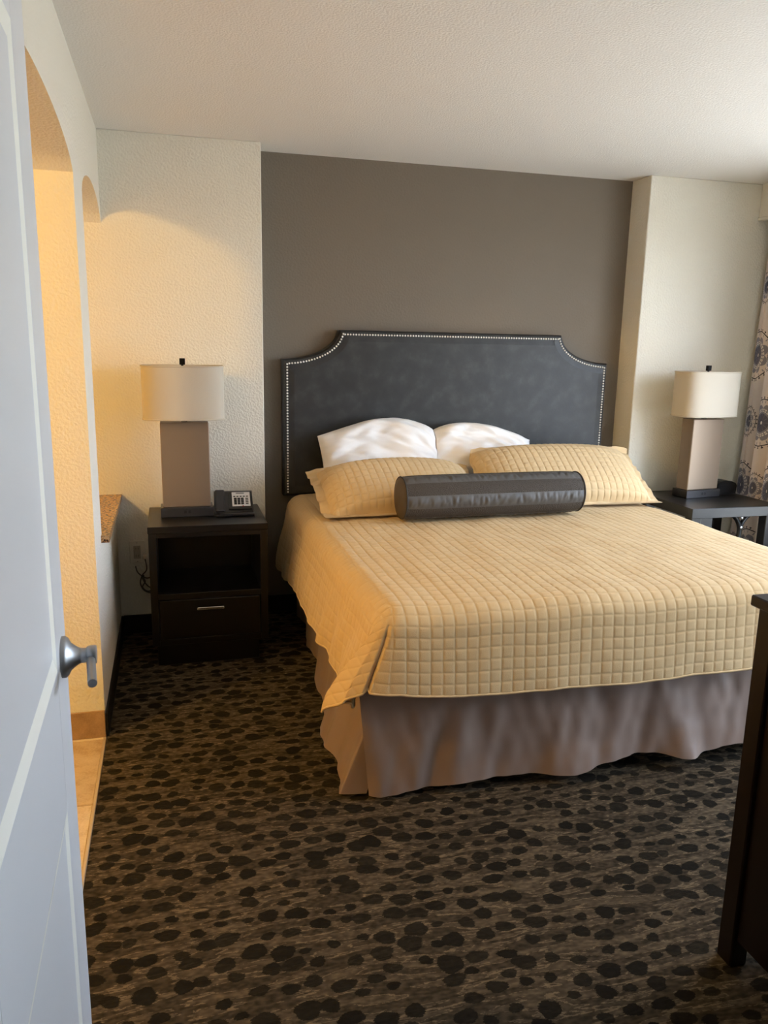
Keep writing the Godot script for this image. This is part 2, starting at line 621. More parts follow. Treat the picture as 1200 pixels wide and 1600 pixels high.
	for q in [[wy0, wy0 + 0.05, wz0, wz1], [wy1 - 0.05, wy1, wz0, wz1], [wy0, wy1, wz0, wz0 + 0.05], [wy0, wy1, wz1 - 0.05, wz1]]:
		part("window_frame", span(Vector3(-0.03, q[0], q[2]), Vector3(0.03, q[1], q[3]), 0.004), M.frame, w)
	var zm := (wz0 + wz1) * 0.5
	part("mullion", span(Vector3(-0.025, wy0 + 0.05, zm - 0.025), Vector3(0.025, wy1 - 0.05, zm + 0.025), 0.004), M.frame, w)
	part("pane", span(Vector3(-0.002, wy0 + 0.04, wz0 + 0.04), Vector3(0.002, wy1 - 0.04, zm - 0.02), 0.0), M.glass, w)
	part("pane", span(Vector3(-0.002, wy0 + 0.04, zm + 0.02), Vector3(0.002, wy1 - 0.04, wz1 - 0.04), 0.0), M.glass, w)
	part("window_sill", span(Vector3(-0.10, wy0 - 0.025, wz0 - 0.03), Vector3(0.0, wy0, wz1 + 0.03), 0.004), M.trim, w)

	var wf := struct_root("wall_front", "cream wall holding the bedroom doorway", "wall")
	part("wall_right_of_door", span(Vector3(0.74, 0, ZF), Vector3(XR + 0.12, H, ZF + 0.12), 0.0), M.wall, wf)
	part("wall_over_door", span(Vector3(-0.215, 2.06, ZF), Vector3(0.74, H, ZF + 0.12), 0.0), M.wall, wf)
	part("wall_left_of_door", span(Vector3(-3.0, 0, ZF), Vector3(-0.215, H, ZF + 0.12), 0.0), M.wall, wf)
	# the passage beyond the arches and the hall behind the camera
	struct("wall_passage", span(Vector3(-3.0, -0.12, 0), Vector3(-2.88, H, ZF), 0.0), M.passage, "far wall of the tiled passage", "wall")
	struct("wall_hall_left", span(Vector3(-1.2, 0, ZF + 0.12), Vector3(-1.08, H, 6.0), 0.0), M.wall, "left wall of the hall", "wall")
	struct("wall_hall_right", span(Vector3(1.48, 0, ZF + 0.12), Vector3(1.6, H, 6.0), 0.0), M.wall, "right wall of the hall", "wall")
	struct("wall_hall_end", span(Vector3(-1.2, 0, 5.88), Vector3(1.6, H, 6.0), 0.0), M.wall, "end wall of the hall", "wall")

	# baseboards
	struct("baseboard_left", span(Vector3(XL, 0, 0), Vector3(XL + 0.011, 0.098, 1.129), 0.003), M.base, "black baseboard along the half wall", "baseboard")
	struct("baseboard_back", span(Vector3(XL + 0.011, 0, 0), Vector3(XA, 0.1, 0.011), 0.003), M.base, "black baseboard behind the nightstand", "baseboard")
	struct("baseboard_niche", span(Vector3(XA, 0, -DN), Vector3(XB, 0.1, -DN + 0.011), 0.003), M.base, "black baseboard inside the recess", "baseboard")
	struct("baseboard_right", span(Vector3(XB, 0, 0), Vector3(XR, 0.1, 0.011), 0.003), M.base, "black baseboard under the curtain corner", "baseboard")
	struct("baseboard_passage", span(Vector3(XLB, 0.002, 1.129), Vector3(XL, 0.112, 1.137), 0.002), M.tile_base, "brown tile base at the foot of the arch jamb", "baseboard")

func build_door() -> void:
	# face towards the room is local +x, the free edge at local z = 0, hinge towards +z
	var w := 0.80
	var d := struct_root("door_1", "white panelled door standing open at the left", "door", Vector3(-0.19, 0, 2.712), 1.0)
	var th := 0.042
	var z1 := 0.128
	var z2 := w - 0.128
	for q in [[0.0, z1], [z2, w]]:
		part("stile", span(Vector3(-th, 0.012, q[0]), Vector3(0, 2.035, q[1]), 0.0015), M.door, d)
	for q in [[0.012, 0.235], [0.742, 0.985], [1.915, 2.035]]:
		part("rail", span(Vector3(-th, q[0], z1), Vector3(0, q[1], z2), 0.0005), M.door, d)
	for q in [[0.235, 0.742], [0.985, 1.915]]:
		var st := new_st()
		var y0: float = q[0]
		var y1: float = q[1]
		var bw := 0.026
		var bv := 0.012
		var dp := 0.004
		for s in [0, 1]:
			var xo := 0.0 if s == 0 else -th
			var xi := -dp if s == 0 else -th + dp
			var sx := 1.0 if s == 0 else -1.0
			var O := [Vector3(xo, y0, z1), Vector3(xo, y0, z2), Vector3(xo, y1, z2), Vector3(xo, y1, z1)]
			var I := [Vector3(xi, y0 + bw, z1 + bv), Vector3(xi, y0 + bw, z2 - bv), Vector3(xi, y1 - bw, z2 - bv), Vector3(xi, y1 - bw, z1 + bv)]
			var inn := [Vector3(0, 1, 0), Vector3(0, 0, -1), Vector3(0, -1, 0), Vector3(0, 0, 1)]
			for k in 4:
				var k2 := (k + 1) % 4
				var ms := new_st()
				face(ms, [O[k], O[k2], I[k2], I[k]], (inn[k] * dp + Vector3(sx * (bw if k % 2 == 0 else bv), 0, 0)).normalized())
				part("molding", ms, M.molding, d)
			face(st, I, Vector3(sx, 0, 0))
		part("panel", st, M.door, d)
	# lever on both faces
	for s in [1.0, -1.0]:
		var x0 := 0.0 if s > 0 else -th
		var st2 := new_st()
		var T := Transform3D(Basis(Vector3(0, 0, -s), Vector3(s, 0, 0), Vector3(0, -1, 0)), Vector3(x0, 0.982, 0.060))
		lathe(st2, [Vector2(0.0, 0.0), Vector2(0.0345, 0.0), Vector2(0.0345, 0.006), Vector2(0.031, 0.010), Vector2(0.023, 0.014), Vector2(0.0175, 0.021), Vector2(0.0142, 0.026), Vector2(0.0125, 0.030)], 36, T)
		lathe(st2, [Vector2(0.0125, 0.030), Vector2(0.0125, 0.038), Vector2(0.0142, 0.039), Vector2(0.0155, 0.042), Vector2(0.0160, 0.051), Vector2(0.0148, 0.054), Vector2(0.0, 0.055)], 28, T)
		var lev := part("lever_handle", st2, M.nickel, d)
		var st3 := new_st()
		var pts := []
		for k in 13:
			var t := k / 12.0
			pts.append(Vector3(x0 + s * (0.045 + 0.009 * t), 0.978 - 0.003 * t, 0.066 + 0.098 * t))
		tube(st3, pts, 0.0072, 12)
		part("grip", st3, M.nickel, lev)
	var lp := new_st()
	rbox(lp, Vector3(-th * 0.5, 0.972, -0.0005), Vector3(0.025, 0.057, 0.002), 0.0005)
	part("latch_plate", lp, M.nickel, d)
	for y in [0.25, 1.02, 1.80]:
		var hs := new_st()
		lathe(hs, [Vector2(0, -0.045), Vector2(0.006, -0.045), Vector2(0.006, 0.045), Vector2(0, 0.045)], 12, Transform3D(Basis(), Vector3(0.004, y, w + 0.005)))
		part("hinge", hs, M.nickel, d)

# ---------------------------------------------------------------- bed
const SX0 := 0.672      # flat top of the bed in x and z, rounded beyond
const SX1 := 2.405
const SZ1 := 1.785
const BED_Y := 0.690
const CELL := 0.0405
var wob := FastNoiseLite.new()

func corner_out(phi: float) -> Vector2:
	var tab := [[0.0, 0.135, 0.0], [20.0, 0.145, 0.0], [42.0, 0.232, -0.04], [52.0, 0.19, 0.045], [60.0, 0.14, 0.074], [65.0, 0.10, 0.035], [70.0, 0.118, 0.055], [77.0, 0.12, 0.082], [84.0, 0.06, 0.094], [90.0, 0.0, 0.098]]
	var d := rad_to_deg(phi)
	for k in tab.size() - 1:
		if d <= tab[k + 1][0]:
			var t := smoothstep(tab[k][0], tab[k + 1][0], d)
			return Vector2(lerpf(tab[k][1], tab[k + 1][1], t), lerpf(tab[k][2], tab[k + 1][2], t))
	return Vector2(0, 0.098)

func cover_at(s: float, t: float) -> Vector3:
	var a := maxf(maxf(SX0 - s, s - SX1), 0.0)
	var b := maxf(t - SZ1, 0.0)
	var side := -1.0 if s < (SX0 + SX1) * 0.5 else 1.0
	var x := clampf(s, SX0, SX1)
	var z := minf(t, SZ1)
	var ex := minf(x - SX0, SX1 - x)
	var top := BED_Y + 0.006 * wob.get_noise_2d(s * 60.0, t * 60.0) + 0.012 * (1.0 - exp(-minf(ex, SZ1 - z) / 0.25))
	if a <= 0.0 and b <= 0.0:
		return Vector3(x, top, z)
	var rho := sqrt(a * a + b * b)
	var phi := atan2(b, a)
	rho *= 1.0 - 0.22 * pow(sin(2.0 * phi), 2.0)
	if phi < 0.7:
		rho *= 1.0 + 0.12 * (1.0 - smoothstep(0.0, 0.55, t))
	if phi > 0.7:
		rho *= 1.0 - 0.11 * exp(-minf(x - SX0, SX1 - x) / 0.22) * smoothstep(0.7, 1.2, phi)
	var r := 0.075
	var th := minf(rho / r, PI / 2)
	var hor := r * sin(th)
	var drop := r * (1.0 - cos(th)) + maxf(0.0, rho - r * PI / 2)
	var w := smoothstep(0.02, 0.42, rho)
	var o := corner_out(phi)
	# soft folds where the cloth hangs
	var run := t if phi < 0.3 else s
	var fold := 0.016 * wob.get_noise_2d(run * 95.0, rho * 45.0 + 300.0) + 0.003 * wob.get_noise_2d(run * 200.0, rho * 60.0)
	if phi < 0.3 and side < 0.0:
		fold += 0.010 * exp(-pow((t - 0.24) / 0.04, 2.0)) - 0.006 * sin(t * 30.0 + rho * 18.0) * smoothstep(0.6, 1.2, t)
	fold *= w * (1.0 if phi < 0.3 else 0.25)
	var outx := cos(phi) * (hor * (1.0 - w) + fold) + o.x * w
	var outz := sin(phi) * (hor * (1.0 - w) + fold) + o.y * w
	return Vector3(x + side * outx, top - drop, z + outz)

func quilt_marks(a: float, b: float, cell: float) -> PackedFloat32Array:
	var out := PackedFloat32Array()
	var n := int(round((b - a) / cell))
	for k in n:
		for f in [0.0, 0.07, 0.24, 0.5, 0.76, 0.93]:
			out.append(a + (k + f) * (b - a) / n)
	out.append(b)
	return out

func puff(i: int, j: int, nu: int, nv: int, deep: float) -> float:
	var g := [0.0, 0.68, 0.95, 1.0, 0.95, 0.68]
	var e := 1.0 if i > 0 and j > 0 and i < nu - 1 and j < nv - 1 else 0.0
	return deep * e * g[i % 6] * g[j % 6]

func build_bed() -> void:
	var bed := thing("bed", "wide bed with a taupe satin skirt down to the carpet", "bed", Vector3(BX, 0, 0.85))
	var o := Vector3(-BX, 0, -0.85)
	part("mattress", span(o + Vector3(0.665, 0.385, -0.075), o + Vector3(2.41, 0.665, 1.775), 0.05), M.cotton, bed)
	part("box_spring", span(o + Vector3(0.69, 0.16, -0.075), o + Vector3(2.385, 0.383, 1.73), 0.01), M.under, bed)
	for x in [0.78, 1.53, 2.30]:
		for z in [0.1, 1.45]:
			var lg := new_st()
			lathe(lg, [Vector2(0, 0), Vector2(0.028, 0), Vector2(0.02, 0.16), Vector2(0, 0.16)], 12, Transform3D(Basis(), o + Vector3(x, 0, z)))
			part("leg", lg, M.dark_metal, bed)
	# skirt: a panel for the left side wrapping the corner, the foot, the right side
	var n1 := noise(301, 1.0, 2)
	var left := func(i, j):
		var t: float = i / 90.0
		var v: float = j / 12.0
		var z := lerpf(-0.06, 1.74, minf(t / 0.93, 1.0))
		var c := maxf(0.0, (t - 0.93) / 0.07)
		var xb := lerpf(0.648, 0.508, smoothstep(0.1, 0.95, t)) + 0.018 * sin(z * 13.0) * (1.0 - c) + 0.012 * n1.get_noise_1d(z * 7.0)
		xb += 0.082 * c * c
		var zb := z + 0.02 * c
		var xt := 0.64 + 0.05 * c
		var y := lerpf(0.37, 0.012 + 0.006 * sin(z * 9.0), v)
		return Vector3(lerpf(xt, xb, v), y, lerpf(z, zb, v)) + o
	part("bed_skirt", grid(91, 13, left, true), M.skirt, bed)
	var hemx := [0.55, 0.64, 0.78, 0.92, 1.15, 1.33, 1.47, 1.62, 1.78, 1.86, 1.98, 2.2, 2.46]
	var hemy := [0.012, 0.014, 0.03, 0.042, 0.044, 0.038, 0.062, 0.07, 0.052, 0.058, 0.07, 0.06, 0.05]
	var hemz := [1.755, 1.80, 1.80, 1.82, 1.815, 1.865, 1.83, 1.82, 1.875, 1.835, 1.845, 1.83, 1.82]
	var pick := func(x, tab):
		for k in hemx.size() - 1:
			if x <= hemx[k + 1]:
				return lerpf(tab[k], tab[k + 1], smoothstep(hemx[k], hemx[k + 1], x))
		return tab[-1]
	var foot := func(i, j):
		var x: float = lerpf(0.0, 1.9, i / 150.0)
		var v: float = j / 16.0
		var xt := 0.555 + x
		var xb: float = 0.598 + x * 0.98
		var yb: float = pick.call(xb, hemy)
		var zb: float = pick.call(xb, hemz)
		var zt := 1.79
		var wr := 0.016 * n1.get_noise_2d(x * 6.0 + v * 0.7, v * 0.35) * smoothstep(0.0, 0.4, v) + 0.004 * n1.get_noise_2d(x * 10.0 + 40.0 - v * 0.9, v * 0.4) * (1.0 - v * 0.3) + 0.0025 * n1.get_noise_2d(x * 5.0 + v * 2.4, v * 3.0 - x * 3.0)
		return Vector3(lerpf(xt, xb, v), lerpf(0.40, yb, v), lerpf(zt, zb, pow(v, 1.3)) + wr) + o
	part("bed_skirt", grid(151, 17, foot, false), M.skirt, bed)
	var right := func(i, j):
		var z := lerpf(-0.06, 1.78, i / 40.0)
		var v: float = j / 8.0
		return Vector3(lerpf(2.44, 2.47 + 0.012 * sin(z * 12.0), v), lerpf(0.37, 0.012, v), z) + o
	part("bed_skirt", grid(41, 9, right, false), M.skirt, bed)

	# quilted coverlet
	wob.seed = 77
	wob.frequency = 0.05
	wob.fractal_octaves = 2
	var S := quilt_marks(SX0 - 0.388, SX1 + 0.388, CELL)
	var T := quilt_marks(-0.085, SZ1 + 0.352, CELL)
	var nu := S.size()
	var nv := T.size()
	var cm := grid(nu, nv, func(i, j): return cover_at(S[i], T[j]), false, func(i, j): return puff(i, j, nu, nv, 0.0027))
	var cov := thing("coverlet", "tan quilted coverlet in small squares spread over the bed", "coverlet", Vector3(BX, 0, 0.85))
	var cl := part("quilt", cm, M.quilt, cov)
	cl.position = o
	var hem := []
	for k in range(0, nv, 3):
		hem.append(cover_at(S[0], T[k]) + o)
	for k in range(3, nu, 3):
		hem.append(cover_at(S[k], T[nv - 1]) + o)
	for k in range(nv - 4, -1, -3):
		hem.append(cover_at(S[nu - 1], T[k]) + o)
	var hs := new_st()
	tube(hs, hem, 0.0045, 6)
	part("hem", hs, M.quilt, cov)

func headboard_outline(grow := 0.0) -> PackedVector2Array:
	var p := PackedVector2Array()
	var xo := 0.956
	var y0 := 0.682
	var ys := 1.415
	var yt := 1.571
	p.append(Vector2(-xo, y0))
	for k in 15:
		var t := (k / 14.0) * PI / 2
		p.append(Vector2(-xo + 0.302 * sin(t), yt - (yt - ys) * cos(t) - (0.012 if k == 14 else 0.0)))
	p.append(Vector2(-xo + 0.306, yt))
	p.append(Vector2(xo - 0.306, yt))
	for k in range(14, -1, -1):
		var t2 := (k / 14.0) * PI / 2
		p.append(Vector2(xo - 0.302 * sin(t2), yt - (yt - ys) * cos(t2) - (0.012 if k == 14 else 0.0)))
	p.append(Vector2(xo, y0))
	return p

func build_headboard() -> void:
	var hb := thing("headboard", "dark grey leather headboard with scooped corners and nailhead border", "headboard", Vector3(BX, 0.682, -DN + 0.001))
	var o := Vector3(0, -0.682, 0)
	var poly := headboard_outline()
	var st := new_st()
	var rings := [[0.0, 0.0], [0.0, 0.058], [0.003, 0.068], [0.009, 0.076], [0.017, 0.079], [0.03, 0.0785], [0.06, 0.083]]
	var prev := poly
	var pz := 0.0
	var n := poly.size()
	for q in range(1, rings.size()):
		var cur := inset(poly, rings[q][0])
		var cz: float = rings[q][1]
		for k in n:
			var k2 := (k + 1) % n
			var a := Vector3(prev[k].x, prev[k].y, pz) + o
			var b := Vector3(prev[k2].x, prev[k2].y, pz) + o
			var c := Vector3(cur[k2].x, cur[k2].y, cz) + o
			var d := Vector3(cur[k].x, cur[k].y, cz) + o
			var e := (poly[k2] - poly[k]).normalized()
			var outn := Vector3(-e.y, e.x, 0)
			var nn := (b - a).cross(d - a)
			if nn.length() < 1e-10:
				nn = (c - b).cross(d - c)
			nn = nn.normalized()
			if nn.dot(outn + Vector3(0, 0, 0.6)) < 0:
				nn = -nn
			face(st, [a, b, c, d], nn)
		prev = cur
		pz = cz
	var tri := Geometry2D.triangulate_polygon(prev)
	for k in range(0, tri.size(), 3):
		var f := []
		for q in 3:
			f.append(Vector3(prev[tri[k + q]].x, prev[tri[k + q]].y, pz) + o)
		face(st, f, Vector3(0, 0, 1))
	part("leather_panel", st, M.hide, hb)
	# nailheads in a row along the edge
	var path := inset(poly, 0.023)
	var pts := []
	for k in path.size() - 1:
		var a2 := path[k]
		var b2 := path[k + 1]
		pts.append([a2, b2])
	var dome := new_st()
	lathe(dome, [Vector2(0.0052, 0.0), Vector2(0.0045, 0.0025), Vector2(0.0026, 0.0040), Vector2(0.0, 0.0045)], 8, Transform3D(Basis(Vector3(1, 0, 0), Vector3(0, 0, 1), Vector3(0, -1, 0)), Vector3.ZERO))
	var places := []
	var left := 0.0
	for q in pts:
		var L: float = q[0].distance_to(q[1])
		var at := left
		while at <= L:
			var p: Vector2 = q[0].lerp(q[1], at / maxf(L, 1e-6))
			places.append(Vector3(p.x, p.y, 0.0795) + o)
			at += 0.0152
		left = at - L
	var mm := MultiMesh.new()
	mm.transform_format = MultiMesh.TRANSFORM_3D
	mm.mesh = dome.commit()
	mm.mesh.surface_set_material(0, M.nail)
	mm.instance_count = places.size()
	for k in places.size():
		mm.set_instance_transform(k, Transform3D(Basis(), places[k]))
	var mi := MultiMeshInstance3D.new()
	mi.name = "nailheads"
	mi.multimesh = mm
	mi.set_meta("kind", "stuff")
	mi.set_meta("label", "bright metal nailheads in a row")
	hb.add_child(mi, true)

# a pillow as one closed case: local x across, y up its height, z its front
func pillow_mesh(w: float, h: float, thick: float, flange: float, cell: float, seed_: int, shape: Dictionary, T: Transform3D, planes: Array) -> ArrayMesh:
	var n := noise(seed_, 1.0, 2)
	var inv := T.affine_inverse()
	var U: PackedFloat32Array
	var V: PackedFloat32Array
	if cell > 0.0:
		U = quilt_marks(-w * 0.5, w * 0.5, cell)
		V = quilt_marks(-h * 0.5, h * 0.5, cell)
	else:
		for k in 61:
			U.append(lerpf(-w * 0.5, w * 0.5, k / 60.0))
		for k in 45:
			V.append(lerpf(-h * 0.5, h * 0.5, k / 44.0))
	var nu := U.size()
	var nv := V.size()
	var pinch: float = shape.get("pinch", 0.05)
	var crown: float = shape.get("crown", 0.0)
	var sag: float = shape.get("sag", 0.0)
	var skew: float = shape.get("skew", 0.0)
	var wr: float = shape.get("wrinkle", 0.0)
	var bend: float = shape.get("bend", 0.0)
	var droop: float = shape.get("droop", 0.0)
	var at := func(i, j, sgn):
		var u := U[i] / (w * 0.5)
		var v := V[j] / (h * 0.5)
		var fu := maxf(0.0, 1.0 - pow(absf(U[i]) / (w * 0.5 - flange), 4.0)) if absf(U[i]) < w * 0.5 - flange else 0.0
		var fv := maxf(0.0, 1.0 - pow(absf(V[j]) / (h * 0.5 - flange), 4.0)) if absf(V[j]) < h * 0.5 - flange else 0.0
		var z := thick * 0.5 * pow(fu * fv, 0.5)
		var x := U[i] * (1.0 - pinch * (1.0 - v * v))
		var y := V[j] * (1.0 - pinch * (1.0 - u * u))
		y += crown * (1.0 - u * u) * (1.0 + skew * u) * (0.5 + 0.5 * v) - sag * u * (0.5 + 0.5 * v)
		z = (z + (0.0022 if flange > 0.0 else 0.0)) * sgn
		if wr > 0.0:
			var ed := smoothstep(0.0, 0.5, fu * fv)
			z += wr * (n.get_noise_2d(u * 0.7 + v * 0.9, v * 1.3 - u * 0.9) + 0.55 * n.get_noise_2d(u * 0.9 - v * 0.5 + 9.0, v * 3.4 + u * 1.6)) * (0.35 + 0.65 * ed) * sgn
		z += bend * (u * u) + droop * maxf(0.0, v) * maxf(0.0, v)
		if flange > 0.0:
			var ef := smoothstep(0.25, 0.0, fu * fv)
			z += ef * 0.012 * n.get_noise_2d(u * 3.5, v * 3.5)
		# the case flattens where it rests on the bed, the headboard or its neighbour
		var p := T * Vector3(x, y, z)
		for q in planes:
			var far: float = q[0].dot(p) - q[1]
			if far < 0.0:
				p -= q[0] * (far + 0.0008 * (sgn - 1.0))
		return inv * p
	var lift := func(i, j):
		if cell <= 0.0:
			return 0.0
		var inside := absf(U[i]) < w * 0.5 - flange - 0.004 and absf(V[j]) < h * 0.5 - flange - 0.004
		return puff(i, j, nu, nv, 0.0040) if inside else 0.0
	var m := grid(nu, nv, func(i, j): return at.call(i, j, 1.0), true, lift)
	grid(nu, nv, func(i, j): return at.call(i, j, -1.0), false, null, null, m)
	return m

func pillow(called: String, label: String, m: Material, group: String, size: Vector3, flange: float, cell: float, seed_: int, shape: Dictionary, at: Vector3, lean: float, turn: float, roll: float, planes: Array) -> void:
	var T := Transform3D(Basis(Vector3.UP, deg_to_rad(turn)) * Basis(Vector3.RIGHT, deg_to_rad(-lean)) * Basis(Vector3.BACK, deg_to_rad(roll)), at)
	var o := part(called, pillow_mesh(size.x, size.y, size.z, flange, cell, seed_, shape, T, planes), m, self)
	o.transform = T
	tag(o, label, "pillow", group)

func build_pillows() -> void:
	var bed := [Vector3.UP, 0.7145]
	var board := [Vector3(0, 0, 1), -0.0945]
	var behind := Vector3(0, 0.2, 0.98).normalized()
	var g := "white pillows against the headboard"
	pillow("pillow", "white pillow leaning on the headboard, the left one of two", M.cotton, g, Vector3(0.68, 0.42, 0.19), 0.0, 0.0, 601, {"pinch": 0.05, "crown": 0.095, "skew": 0.4, "wrinkle": 0.03}, Vector3(1.09, 0.83, 0.055), 22.0, 2.0, 1.0, [bed, board, [-behind, -0.345], [Vector3(-1, 0, 0), -1.392]])
	pillow("pillow", "white pillow half hidden behind the right quilted sham", M.cotton, g, Vector3(0.62, 0.42, 0.19), 0.0, 0.0, 645, {"pinch": 0.05, "crown": 0.09, "skew": -0.3, "wrinkle": 0.03, "sag": 0.02}, Vector3(1.665, 0.805, 0.045), 22.0, 0.0, 0.0, [bed, board, [-behind, -0.345], [Vector3(1, 0, 0), 1.396]])
	g = "tan quilted shams"
	pillow("pillow_sham", "tan quilted sham with a flat border, behind the bolster's left end", M.sham, g, Vector3(0.88, 0.46, 0.18), 0.046, 0.037, 611, {"pinch": 0.02, "crown": 0.03, "bend": -0.03, "droop": -0.02}, Vector3(1.095, 0.803, 0.405), 62.0, 3.0, 0.5, [bed, [behind, 0.352], [Vector3(-0.98, 0.2, 0).normalized(), -1.315]])
	pillow("pillow_sham", "larger tan quilted sham on the window side of the bed", M.sham, g, Vector3(1.0, 0.50, 0.19), 0.046, 0.037, 623, {"pinch": 0.02, "crown": 0.03, "bend": -0.01, "droop": -0.02}, Vector3(1.985, 0.830, 0.345), 57.0, -1.0, 0.0, [bed, [behind, 0.352], [Vector3(0.98, -0.2, 0).normalized(), 1.322]])

func build_bolster() -> void:
	var b := thing("bolster", "charcoal striped cylindrical bolster lying across the pillows' feet", "bolster", Vector3(1.452, 0.713, 0.685), 1.5)
	var R := 0.101
	var L := 0.448
	var n := noise(401, 1.0, 2)
	var prof := func(ang):
		return R * (1.0 + 0.003 * cos(10.0 * (ang - deg_to_rad(14.0)) + PI)) 
	for k in 10:
		var a0 := deg_to_rad(86.0 - 36.0 * k)
		var a1 := a0 - deg_to_rad(36.0)
		var satin := k % 2 == 0
		var f := func(i, j):
			var x := lerpf(-L, L, i / 150.0)
			var t: float = j / 8.0
			var a := lerpf(a0, a1, t)
			var r: float = prof.call(a)
			var e := 1.0 - 0.06 * pow(absf(x) / L, 8.0)
			if satin:
				r += 0.0026 * n.get_noise_2d(x * 30.0 + t * 0.8, t * 0.8) * sin(t * PI) + 0.002 * sin(t * PI)
				r -= 0.009 * pow(maxf(0.0, n.get_noise_2d(x * 48.0 + 70.0, t * 0.6)), 1.2) * sin(t * PI)
			else:
				r += 0.0008 * n.get_noise_2d(x * 90.0, t * 9.0) + 0.001 * sin(t * PI)
			r *= e
			var y := r * sin(a)
			y = maxf(y, -R + 0.004)
			return Vector3(x, R + y, r * cos(a))
		part("fabric_strip", grid(151, 9, f, true), M.satin if satin else M.stitched, b)
	for s in [-1.0, 1.0]:
		var cap := new_st()
		var T := Transform3D(Basis(Vector3(0, 0, 1), Vector3(s, 0, 0), Vector3(0, s, 0)), Vector3(s * (L - 0.001), R, 0))
		lathe(cap, [Vector2(R * 0.945, 0.0), Vector2(R * 0.90, 0.006), Vector2(R * 0.6, 0.012), Vector2(0.0, 0.014)], 40, T)
		part("end_cap", cap, M.bolster_end, b)
		var ring := []
		for k in 41:
			var w := TAU * k / 40.0
			ring.append(Vector3(s * L, R + maxf(R * 0.95 * sin(w), -R + 0.006), R * 0.95 * cos(w)))
		var ps := new_st()
		tube(ps, ring, 0.0038, 8)
		part("piping", ps, M.piping, b)

# ---------------------------------------------------------------- furniture
func build_nightstand() -> void:
	var x0 := -0.122
	var x1 := 0.420
	var zb := 0.030
	var zf := 0.483
	var c := Vector3((x0 + x1) * 0.5, 0, (zb + zf) * 0.5)
	var t := thing("nightstand", "espresso wood nightstand with an open shelf and one drawer", "nightstand", c)
	var o := -c
	part("top", span(o + Vector3(x0, 0.640, zb), o + Vector3(x1, 0.672, zf), 0.002), M.wood, t)
	part("side_panel", span(o + Vector3(x0 + 0.002, 0.10, zb), o + Vector3(x0 + 0.036, 0.640, zf - 0.003), 0.0015), M.wood, t)
	part("side_panel", span(o + Vector3(x1 - 0.036, 0.10, zb), o + Vector3(x1 - 0.002, 0.640, zf - 0.003), 0.0015), M.wood, t)
	part("back_panel", span(o + Vector3(x0 + 0.036, 0.10, zb), o + Vector3(x1 - 0.036, 0.640, zb + 0.014), 0.0), M.wood, t)
	part("shelf", span(o + Vector3(x0 + 0.036, 0.322, zb + 0.014), o + Vector3(x1 - 0.036, 0.350, zf - 0.006), 0.0015), M.wood, t)
	part("bottom_panel", span(o + Vector3(x0 + 0.036, 0.10, zb + 0.014), o + Vector3(x1 - 0.036, 0.128, zf - 0.006), 0.0015), M.wood, t)
	part("top_rail", span(o + Vector3(x0 + 0.036, 0.618, zb + 0.014), o + Vector3(x1 - 0.036, 0.640, zf - 0.004), 0.001), M.wood, t)
	part("plinth", span(o + Vector3(x0 + 0.024, 0.0, zb + 0.03), o + Vector3(x1 - 0.046, 0.10, zf - 0.012), 0.002), M.wood, t)
	var dr := part("drawer", span(o + Vector3(x0 + 0.039, 0.131, zb + 0.03), o + Vector3(x1 - 0.039, 0.318, zf - 0.004), 0.002), M.wood, t)
	var hs := new_st()
	rbox(hs, o + Vector3(0.148, 0.281, zf + 0.024), Vector3(0.124, 0.013, 0.010), 0.002)
	for x in [0.094, 0.202]:
		rbox(hs, o + Vector3(x, 0.281, zf + 0.008), Vector3(0.009, 0.009, 0.028), 0.001)
	var hd := part("handle", hs, M.chrome, dr)
	hd.set_meta("label", "short chrome bar handle")

func shade_point(a: float, y: float, grow: float) -> Vector3:
	var ex := 2.0 / 3.4
	var c := cos(a)
	var s := sin(a)
	return Vector3((0.1875 + grow) * signf(c) * pow(absf(c), ex), y, (0.108 + grow) * signf(s) * pow(absf(s), ex))

